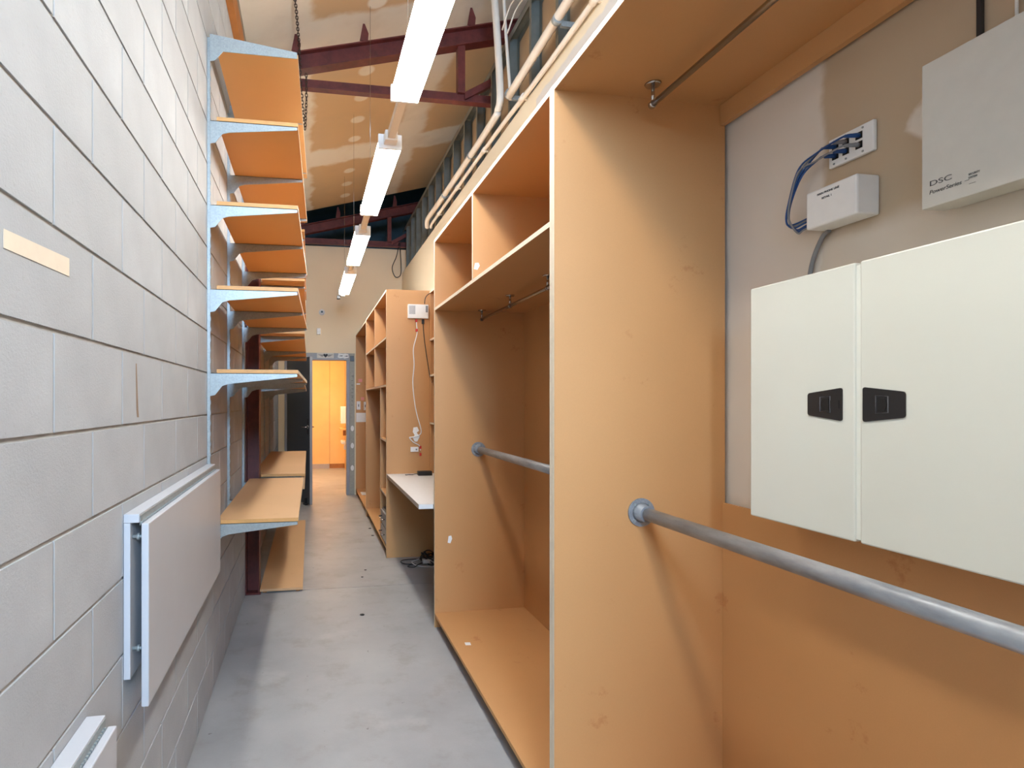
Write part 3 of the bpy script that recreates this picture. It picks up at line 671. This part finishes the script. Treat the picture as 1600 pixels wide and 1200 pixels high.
text('label_print', 'MAIN PHONE LINE', 0.0082, (1.3694, 1.336, 2.027), RW, INKD, jb, xs=0.95)
text('label_print', 'RETAIL 1', 0.0082, (1.3694, 1.322, 2.013), RW, INKD, jb, xs=0.95)
pl = thing('network_wall_plate', (1.432, 1.29, 2.112), 'white network wall plate with plugged cables above the junction box', 'wall plate')
obj('plate', B((1.428, XR - 0.0005, 1.229, 1.357, 2.112, 2.192), bevel=0.003), WHITE, pl)
jy = [1.336, 1.305, 1.268]; jz = [2.166, 2.141]
for z in jz:
    for y in jy:
        obj('jack', B((1.4265, 1.4285, y - 0.009, y + 0.009, z - 0.009, z + 0.009)), DARK, pl)
for k, (y, z) in enumerate([(y, z) for z in (2.183, 2.121) for y in (1.34, 1.305, 1.258)]):
    bm = bmesh.new(); disc(bm, (1.428, y, z), (-1, 0, 0), 0.0028, 0.0015, 10); obj('plate_screw', bm, GALV, pl)
k = 0
CL = ['blue network cable plugged at the upper left of the wall plate', 'grey network cable plugged at the upper middle of the wall plate', 'blue network cable plugged at the upper right of the wall plate',
      'blue network cable plugged at the lower left of the wall plate', 'blue network cable plugged at the lower middle of the wall plate', 'grey network cable plugged at the lower right of the wall plate']
for zi, z in enumerate(jz):
    for yi, y in enumerate(jy):
        m = (BLUEC, GREYC, BLUEC, BLUEC, BLUEC, GREYC)[k]; xo = 1.405 - 0.004 * yi - 0.002 * zi; q = 0.006 * yi - 0.008 * zi
        d = thing('network_cable', (1.41, 1.42, 1.95), CL[k], 'cable', 'cables between wall plate and junction box')
        endz = 1.998 - 0.0065 * k
        path = smooth_path([(1.424, y, z), (xo, y + 0.012, z + 0.002), (xo, 1.365, z - 0.002 - q * 0.4), (xo, 1.42 + q * 0.3, 2.125 + q), (xo, 1.462 - 0.002 * k, 2.05), (xo, 1.474 - 0.004 * k, 2.0), (xo, 1.455 - 0.006 * k, endz - 0.012), (xo + 0.005, 1.41, endz - 0.008), (xo + 0.008, 1.372, endz)], 7)
        obj('cable', T((path, 0.0026), n=8), m, d)
        obj('plug_boot', T(([(1.4266, y, z), (1.418, y, z), (1.404 - 0.004 * yi, y + 0.012, z + 0.001)], [0.006, 0.006, 0.004]), n=10), m, d)
        k += 1
single('riser_cable', T((smooth_path([(1.425, 1.352, 1.94), (1.428, 1.375, 1.93), (1.43, 1.405, 1.88), (1.43, 1.42, 1.82), (1.43, 1.42, 1.75)], 6), 0.006)), GREYC, 'thick grey cable dropping from the junction box behind the cabinet', 'cable')
single('black_conduit', B((1.43, XR - 0.001, 0.995, 1.005, 2.2205, 2.423), bevel=0.001), BLACK, 'black strip conduit rising from the alarm box', 'conduit')
single('white_cable', T(([(1.433, 0.935, 2.2205), (1.433, 0.935, 2.423)], 0.003)), WHITE, 'white cable rising from the alarm box', 'cable')

# ------------------------------------------------------------------ desk recess
dk = thing('desk', (1.06, 4.4, 0.74), 'white laminate desk top fitted between the MDF units', 'desk')
obj('desk_top', B((0.70, XR - 0.001, 3.5865, 5.2195, 0.755, 0.783), edge=1), [WHITELAM, plain('desk_edge', srgb(176, 160, 140), 0.5)], dk) if False else None
bm = bmesh.new(); prism(bm, [Vector((0.703, 5.2195, 0.755)), Vector((0.703, 3.64, 0.755)), Vector((0.80, 3.64, 0.755)), Vector((0.80, 3.5865, 0.755)), Vector((XR - 0.002, 3.5865, 0.755)), Vector((XR - 0.002, 5.2195, 0.755))], (0, 0, 0.03))
bmesh.ops.recalc_face_normals(bm, faces=bm.faces[:])
for f in bm.faces:
    if f.normal.x < -0.9: f.material_index = 1
obj('desk_top', bm, [WHITELAM, plain('desk_edge', srgb(190, 176, 160), 0.5)], dk)
obj('support_cleat', B((0.86, 1.42, 3.5865, 3.63, 0.69, 0.7545)), MDF, dk); obj('support_cleat', B((0.86, 1.42, 5.18, 5.2195, 0.69, 0.7545)), MDF, dk)
ds = thing('desk_shelves', (1.28, 4.4, 1.26), 'shallow MDF wall shelves over the white desk', 'shelves')
for z in (2.503, 2.05, 1.715, 1.268): board(ds, 'shelf', 1.113, XR - 0.002, 3.5865, 5.2195, z - T18, z)
obj('back_panel', B((XR - 0.014, XR - 0.002, 3.5865, 5.2195, 0.785, 2.484)), MDF, ds) if False else None
obj('end_panel', B((1.113, 1.128, 5.2015, 5.2195, 0.786, 2.484)), MDF, ds)
d = thing('power_brick', (1.04, 5.08, 0.785), 'black power adaptor lying on the white desk', 'adaptor')
obj('adaptor_body', B((0.97, 1.10, 5.04, 5.105, 0.7855, 0.825), bevel=0.005), BLACK, d)
obj('adaptor_cord', T((smooth_path([(0.972, 5.07, 0.80), (0.95, 5.07, 0.80), (0.92, 5.1, 0.79), (0.895, 5.12, 0.789), (0.875, 5.1, 0.789), (0.86, 5.105, 0.789)], 6), 0.0035), n=6), BLACK, d)
# cable pile under the desk
rnd = random.Random(9)
def coil(c, rx, ry, turns, h, r, seed):
    q = random.Random(seed); P = []
    for i in range(int(turns * 14)):
        a = 2 * math.pi * i / 14; k = 1 + q.uniform(-.16, .16)
        P.append((c[0] + rx * k * math.cos(a), c[1] + ry * k * math.sin(a), r + 0.001 + abs(q.uniform(0, h)) * (0.3 + 0.7 * i / (turns * 14))))
    return smooth_path(P, 3)
single('coiled_cable', T((coil((1.13, 5.02), 0.13, 0.11, 6, 0.12, 0.0045, 3), 0.0045), n=6), BLACK, 'heap of coiled black cable on the floor under the desk', 'cable')
single('loose_cable', T((smooth_path([(1.1, 5.08, 0.012), (0.95, 5.1, 0.012), (0.84, 5.1, 0.008), (0.81, 5.04, 0.007), (0.84, 4.98, 0.007), (0.93, 4.96, 0.008), (0.87, 4.94, 0.007), (0.85, 4.89, 0.007), (0.90, 4.87, 0.007), (0.95, 4.93, 0.012), (1.0, 4.98, 0.012)], 6), 0.0045), n=6), BLACK, 'loose loop of black cable on the floor beside the coiled heap', 'cable')
single('white_floor_cable', T((smooth_path([(0.9, 5.0, 0.02), (0.98, 5.06, 0.022), (0.9, 4.985, 0.018), (0.94, 4.91, 0.006), (1.03, 4.87, 0.005), (1.15, 4.87, 0.005), (1.3, 4.9, 0.005)], 6), 0.004), n=6), WHITE, 'white cord on the floor in front of the coiled heap', 'cable')
d = thing('power_strip', (1.08, 4.95, 0.0), 'small white power strip tangled in the cables under the desk', 'power strip')
obj('strip_body', B((0.99, 1.14, 4.925, 4.975, 0.016, 0.05), bevel=0.005), WHITE, d)
for x in (1.01, 1.05, 1.09): obj('socket', B((x, x + 0.025, 4.935, 4.965, 0.0495, 0.0515)), GREYC, d)

# ------------------------------------------------------------------ far MDF units
XG = 0.70; XGB = 1.43
uc = thing('storage_unit', (1.06, 6.2, 0), 'tall open MDF storage unit with pigeonholes beside the white desk', 'storage unit', 'far tall MDF units')
board(uc, 'side_panel', XG, XGB, 5.22, 5.238, 0, ZT - T18); board(uc, 'side_panel', XG, XGB, 7.152, 7.17, 0, ZT - T18)
board(uc, 'top_panel', XG, XGB, 5.22, 7.17, ZT - T18, ZT)
for z in (2.07, 1.622): board(uc, 'shelf', XG, XGB - 0.012, 5.238, 7.152, z - T18, z)
board(uc, 'divider', XG, XGB - 0.012, 6.20, 6.218, 1.622, 2.052); board(uc, 'divider', XG, XGB - 0.012, 6.20, 6.218, 2.07, ZT - T18)
board(uc, 'divider', XG, XGB - 0.012, 5.68, 5.698, 0.098, 1.604)
for z in (1.10, 0.585): board(uc, 'shelf', XG, XGB - 0.012, 5.238, 5.68, z - T18, z)
board(uc, 'bottom_shelf', XG, XGB - 0.012, 5.238, 7.152, 0.08, 0.098, edge=EDGE2); board(uc, 'kickboard', XG + 0.06, XG + 0.078, 5.238, 7.152, 0, 0.08, edge=MDF)
obj('back_panel', B((XGB - 0.012, XGB, 5.238, 7.152, 0.08, ZT - T18 - 0.0005)), MDF, uc)
ud = thing('storage_unit', (1.06, 8.0, 0), 'tall open MDF storage unit standing against the end wall', 'storage unit', 'far tall MDF units')
board(ud, 'side_panel', XG, XGB, 7.171, 7.189, 0, ZT - 0.012 - T18); board(ud, 'side_panel', XG, XGB, 8.80, 8.818, 0, ZT - 0.012 - T18)
board(ud, 'top_panel', XG, XGB, 7.171, 8.818, ZT - 0.012 - T18, ZT - 0.012)
board(ud, 'bottom_shelf', XG, XGB - 0.012, 7.189, 8.80, 0.08, 0.098, edge=EDGE2); board(ud, 'kickboard', XG + 0.06, XG + 0.078, 7.189, 8.80, 0, 0.08, edge=MDF)
obj('back_panel', B((XGB - 0.012, XGB, 7.189, 8.80, 0.08, ZT - 0.04)), MDF, ud)
# grey drawer pedestal in the narrow column
d = thing('drawer_pedestal', (1.0, 5.46, 0.099), 'grey metal two drawer pedestal inside the far storage unit', 'drawers')
obj('pedestal_body', B((XG + 0.02, 1.35, 5.262, 5.655, 0.0985, 0.40), bevel=0.003), plain('pedestal_grey', srgb(120, 122, 126), 0.4, 0.3), d)
for z in (0.115, 0.26):
    dr = obj('drawer', B((XG + 0.002, XG + 0.02, 5.27, 5.645, z, z + 0.125), bevel=0.002), plain('drawer_grey', srgb(140, 143, 148), 0.4, 0.3), d)
    obj('drawer_handle', T(([(XG + 0.002, 5.36, z + 0.07), (XG - 0.03, 5.36, z + 0.07), (XG - 0.03, 5.55, z + 0.07), (XG + 0.002, 5.55, z + 0.07)], 0.006), n=8), CHROME, dr)
# things on the far panels
yp = 8.7995
for (x0, x1, z0, z1, nm, lab, cat, m) in ((0.712, 0.772, 1.335, 1.465, 'light_switch', 'white double switch plate on the far MDF panel beside the doorway', 'switch', WHITE), (0.822, 0.872, 1.325, 1.457, 'light_switch', 'narrow white switch plate on the far MDF panel', 'switch', WHITE)):
    d = thing(nm, ((x0 + x1) / 2, yp, z0), lab, cat); obj('switch_plate', B((x0, x1, yp - 0.01, yp, z0, z1), bevel=0.002), m, d)
    obj('rocker', B(((x0 + x1) / 2 - 0.008, (x0 + x1) / 2 + 0.008, yp - 0.014, yp - 0.01, (z0 + z1) / 2 - 0.02, (z0 + z1) / 2 + 0.02)), GREYC, d)
single('paper_notice', B((0.705, 0.872, yp - 0.002, yp, 1.14, 1.285)), PAPER, 'white paper sheet pinned below the switches on the far MDF panel', 'paper')
single('pink_note', B((0.74, 0.80, yp - 0.0015, yp, 1.765, 1.815)), PINK, 'upper pink sticky note on the far MDF panel', 'note')
single('pink_note', B((0.78, 0.83, yp - 0.0015, yp, 1.48, 1.53)), PINK, 'lower pink sticky note above the switches on the far MDF panel', 'note')
single('label_strip', B((0.71, 0.765, yp - 0.0015, yp, 1.725, 1.745)), PAPER, 'white label strip on the far MDF panel under a pink note', 'label')
single('black_bracket', B((0.83, 0.85, 8.3, 8.32, 0.0985, 0.20), (0.83, 0.89, 8.3, 8.32, 0.0985, 0.105)), BLACK, 'small black bracket standing in the end storage unit', 'bracket')
single('white_brochure', B((0.74, 0.86, 8.2, 8.42, 0.0985, 0.107)), PAPER, 'white brochure lying in the end storage unit', 'paper')
# modem on the near face of the far unit
ym = 5.2195
d = thing('modem', (1.0, ym, 2.243), 'white wall mounted modem on the side of the far MDF unit', 'modem')
obj('modem_body', B((0.90, 1.095, ym - 0.035, ym, 2.243, 2.374), bevel=0.004), WHITE, d)
for k in range(9): obj('vent_slot', B((0.912 + k * 0.0065, 0.9155 + k * 0.0065, ym - 0.0358, ym - 0.0345, 2.28, 2.36)), GREYC, d)
obj('front_cover', B((0.985, 1.06, ym - 0.0375, ym - 0.035, 2.25, 2.368)), WHITE, d); obj('side_label', B((1.068, 1.09, ym - 0.0358, ym - 0.0345, 2.3, 2.362)), GREYC, d)
d = thing('phone_cable', (0.97, ym, 1.04), 'white cord with red ties hanging from the modem to the socket', 'cable')
pts = [onY(u, v, ym - 0.012) for u, v in ((650.5, 499), (651, 508), (651.5, 522), (646, 545), (647, 570), (645, 598), (648, 630), (652, 650), (658, 672), (655, 680), (644, 683), (640, 684), (646, 691), (655, 696), (657, 704))]
obj('cord', T((smooth_path(pts, 5), 0.005), n=8), WHITE, d)
for (u, v) in ((650.5, 501), (651, 516), (657, 699), (657, 710)):
    c = onY(u, v, ym - 0.013); obj('red_tie', B((c.x - 0.009, c.x + 0.009, c.y - 0.008, c.y + 0.012, c.z - 0.014, c.z + 0.014), bevel=0.003), RED, d)
pts = [onY(u, v, ym - 0.012) for u, v in ((661, 499), (662, 520), (665, 545), (669, 572), (672, 590), (675, 598))]
d = thing('power_cable', (1.07, ym, 1.6), 'black cord running down from the modem behind the wall shelves', 'cable')
obj('cord', T((smooth_path(pts, 4), 0.004), n=6), BLACK, d); c = onY(661, 501, ym - 0.016); obj('plug', B((c.x - 0.012, c.x + 0.012, c.y - 0.01, c.y + 0.015, c.z - 0.03, c.z + 0.012), bevel=0.003), BLACK, d)
single('aerial_cord', T((smooth_path([onY(u, v, ym - 0.02) for u, v in ((663.5, 475), (664.5, 466), (669, 460), (676, 457))], 5), 0.004), n=6), BLACK, 'black cord arching from the top of the modem', 'cable')
d = thing('phone_socket', (0.966, ym, 0.99), 'white phone socket on the side of the far MDF unit above the desk', 'socket')
obj('socket_body', B((0.928, 1.003, ym - 0.02, ym, 0.99, 1.035), bevel=0.003), WHITE, d); obj('socket_hole', B((0.975, 0.99, ym - 0.0205, ym - 0.019, 1.005, 1.02)), GREYC, d)
bm = bmesh.new(); prism(bm, [onY(u, v, ym - 0.004) for u, v in ((646, 668), (652, 667), (655, 673), (651, 676), (656, 682), (652, 690), (648, 690), (645, 684), (648, 680), (645, 675))], (0, 0.003, 0)); single('torn_paper', bm, PAPER, 'torn white paper stuck to the far MDF unit above the socket', 'paper')
# end wall fittings
d = thing('security_camera', (0.176, YE, 2.80), 'white round security camera on the end wall above the doorway', 'camera')
bm = bmesh.new(); disc(bm, (0.176, YE - 0.0005, 2.85), (0, -1, 0), 0.048, 0.02, 28, 0.046); obj('camera_base', bm, WHITE, d)
bm = bmesh.new(); tube(bm, [(0.176, YE - 0.02, 2.85), (0.176, YE - 0.036, 2.85), (0.176, YE - 0.044, 2.85)], [0.04, 0.034, 0.024], 24); obj('camera_dome', bm, WHITE, d)
bm = bmesh.new(); disc(bm, (0.176, YE - 0.04, 2.85), (0, -1, 0), 0.018, 0.008, 18); obj('lens', bm, BLACK, d)
d = thing('motion_sensor', (0.127, YE, 2.5), 'small white motion sensor on the end wall below the round camera', 'sensor')
obj('sensor_body', B((0.098, 0.157, YE - 0.04, YE - 0.0005, 2.50, 2.60), bevel=0.008), WHITE, d); obj('sensor_lens', B((0.108, 0.147, YE - 0.043, YE - 0.04, 2.515, 2.55)), CREAM, d)
d = thing('ceiling_camera', (0.42, 7.7, 2.85), 'small black camera on a stub at the end of the light row', 'camera')
obj('camera_body', B((0.355, 0.4, 7.66, 7.74, 2.855, 2.9), bevel=0.004), BLACK, d); obj('camera_stub', B((0.4, 0.46, 7.6205, 7.7, 2.885, 2.935), bevel=0.003), WHITE, d)
# bits of grit on the floor
for i, (u, v, s) in enumerate(((578, 826, .02), (582, 837, .02), (566, 961, .022), (566, 902, .012), (571, 891, .012))):
    c = onZ(u, v, 0); bm = bmesh.new(); bmesh.ops.create_icosphere(bm, subdivisions=1, radius=s); 
    for q in bm.verts: q.co = Vector((c.x + q.co.x * rnd.uniform(.7, 1.2), c.y + q.co.y * rnd.uniform(.7, 1.2), max(0.0003, q.co.z * 0.25 + 0.003)))
    single('floor_grit', bm, DARK, (['dark speck of grit on the floor beside the base of the far storage unit'] * 2 + ['largest dark spot on the bare concrete before the sawn floor joint'] + ['tiny dark speck on the bare concrete just past the sawn floor joint'] * 2)[i], 'debris', 'specks of grit on the floor')
for o in bpy.data.objects:
    if '_o' in o: del o['_o']
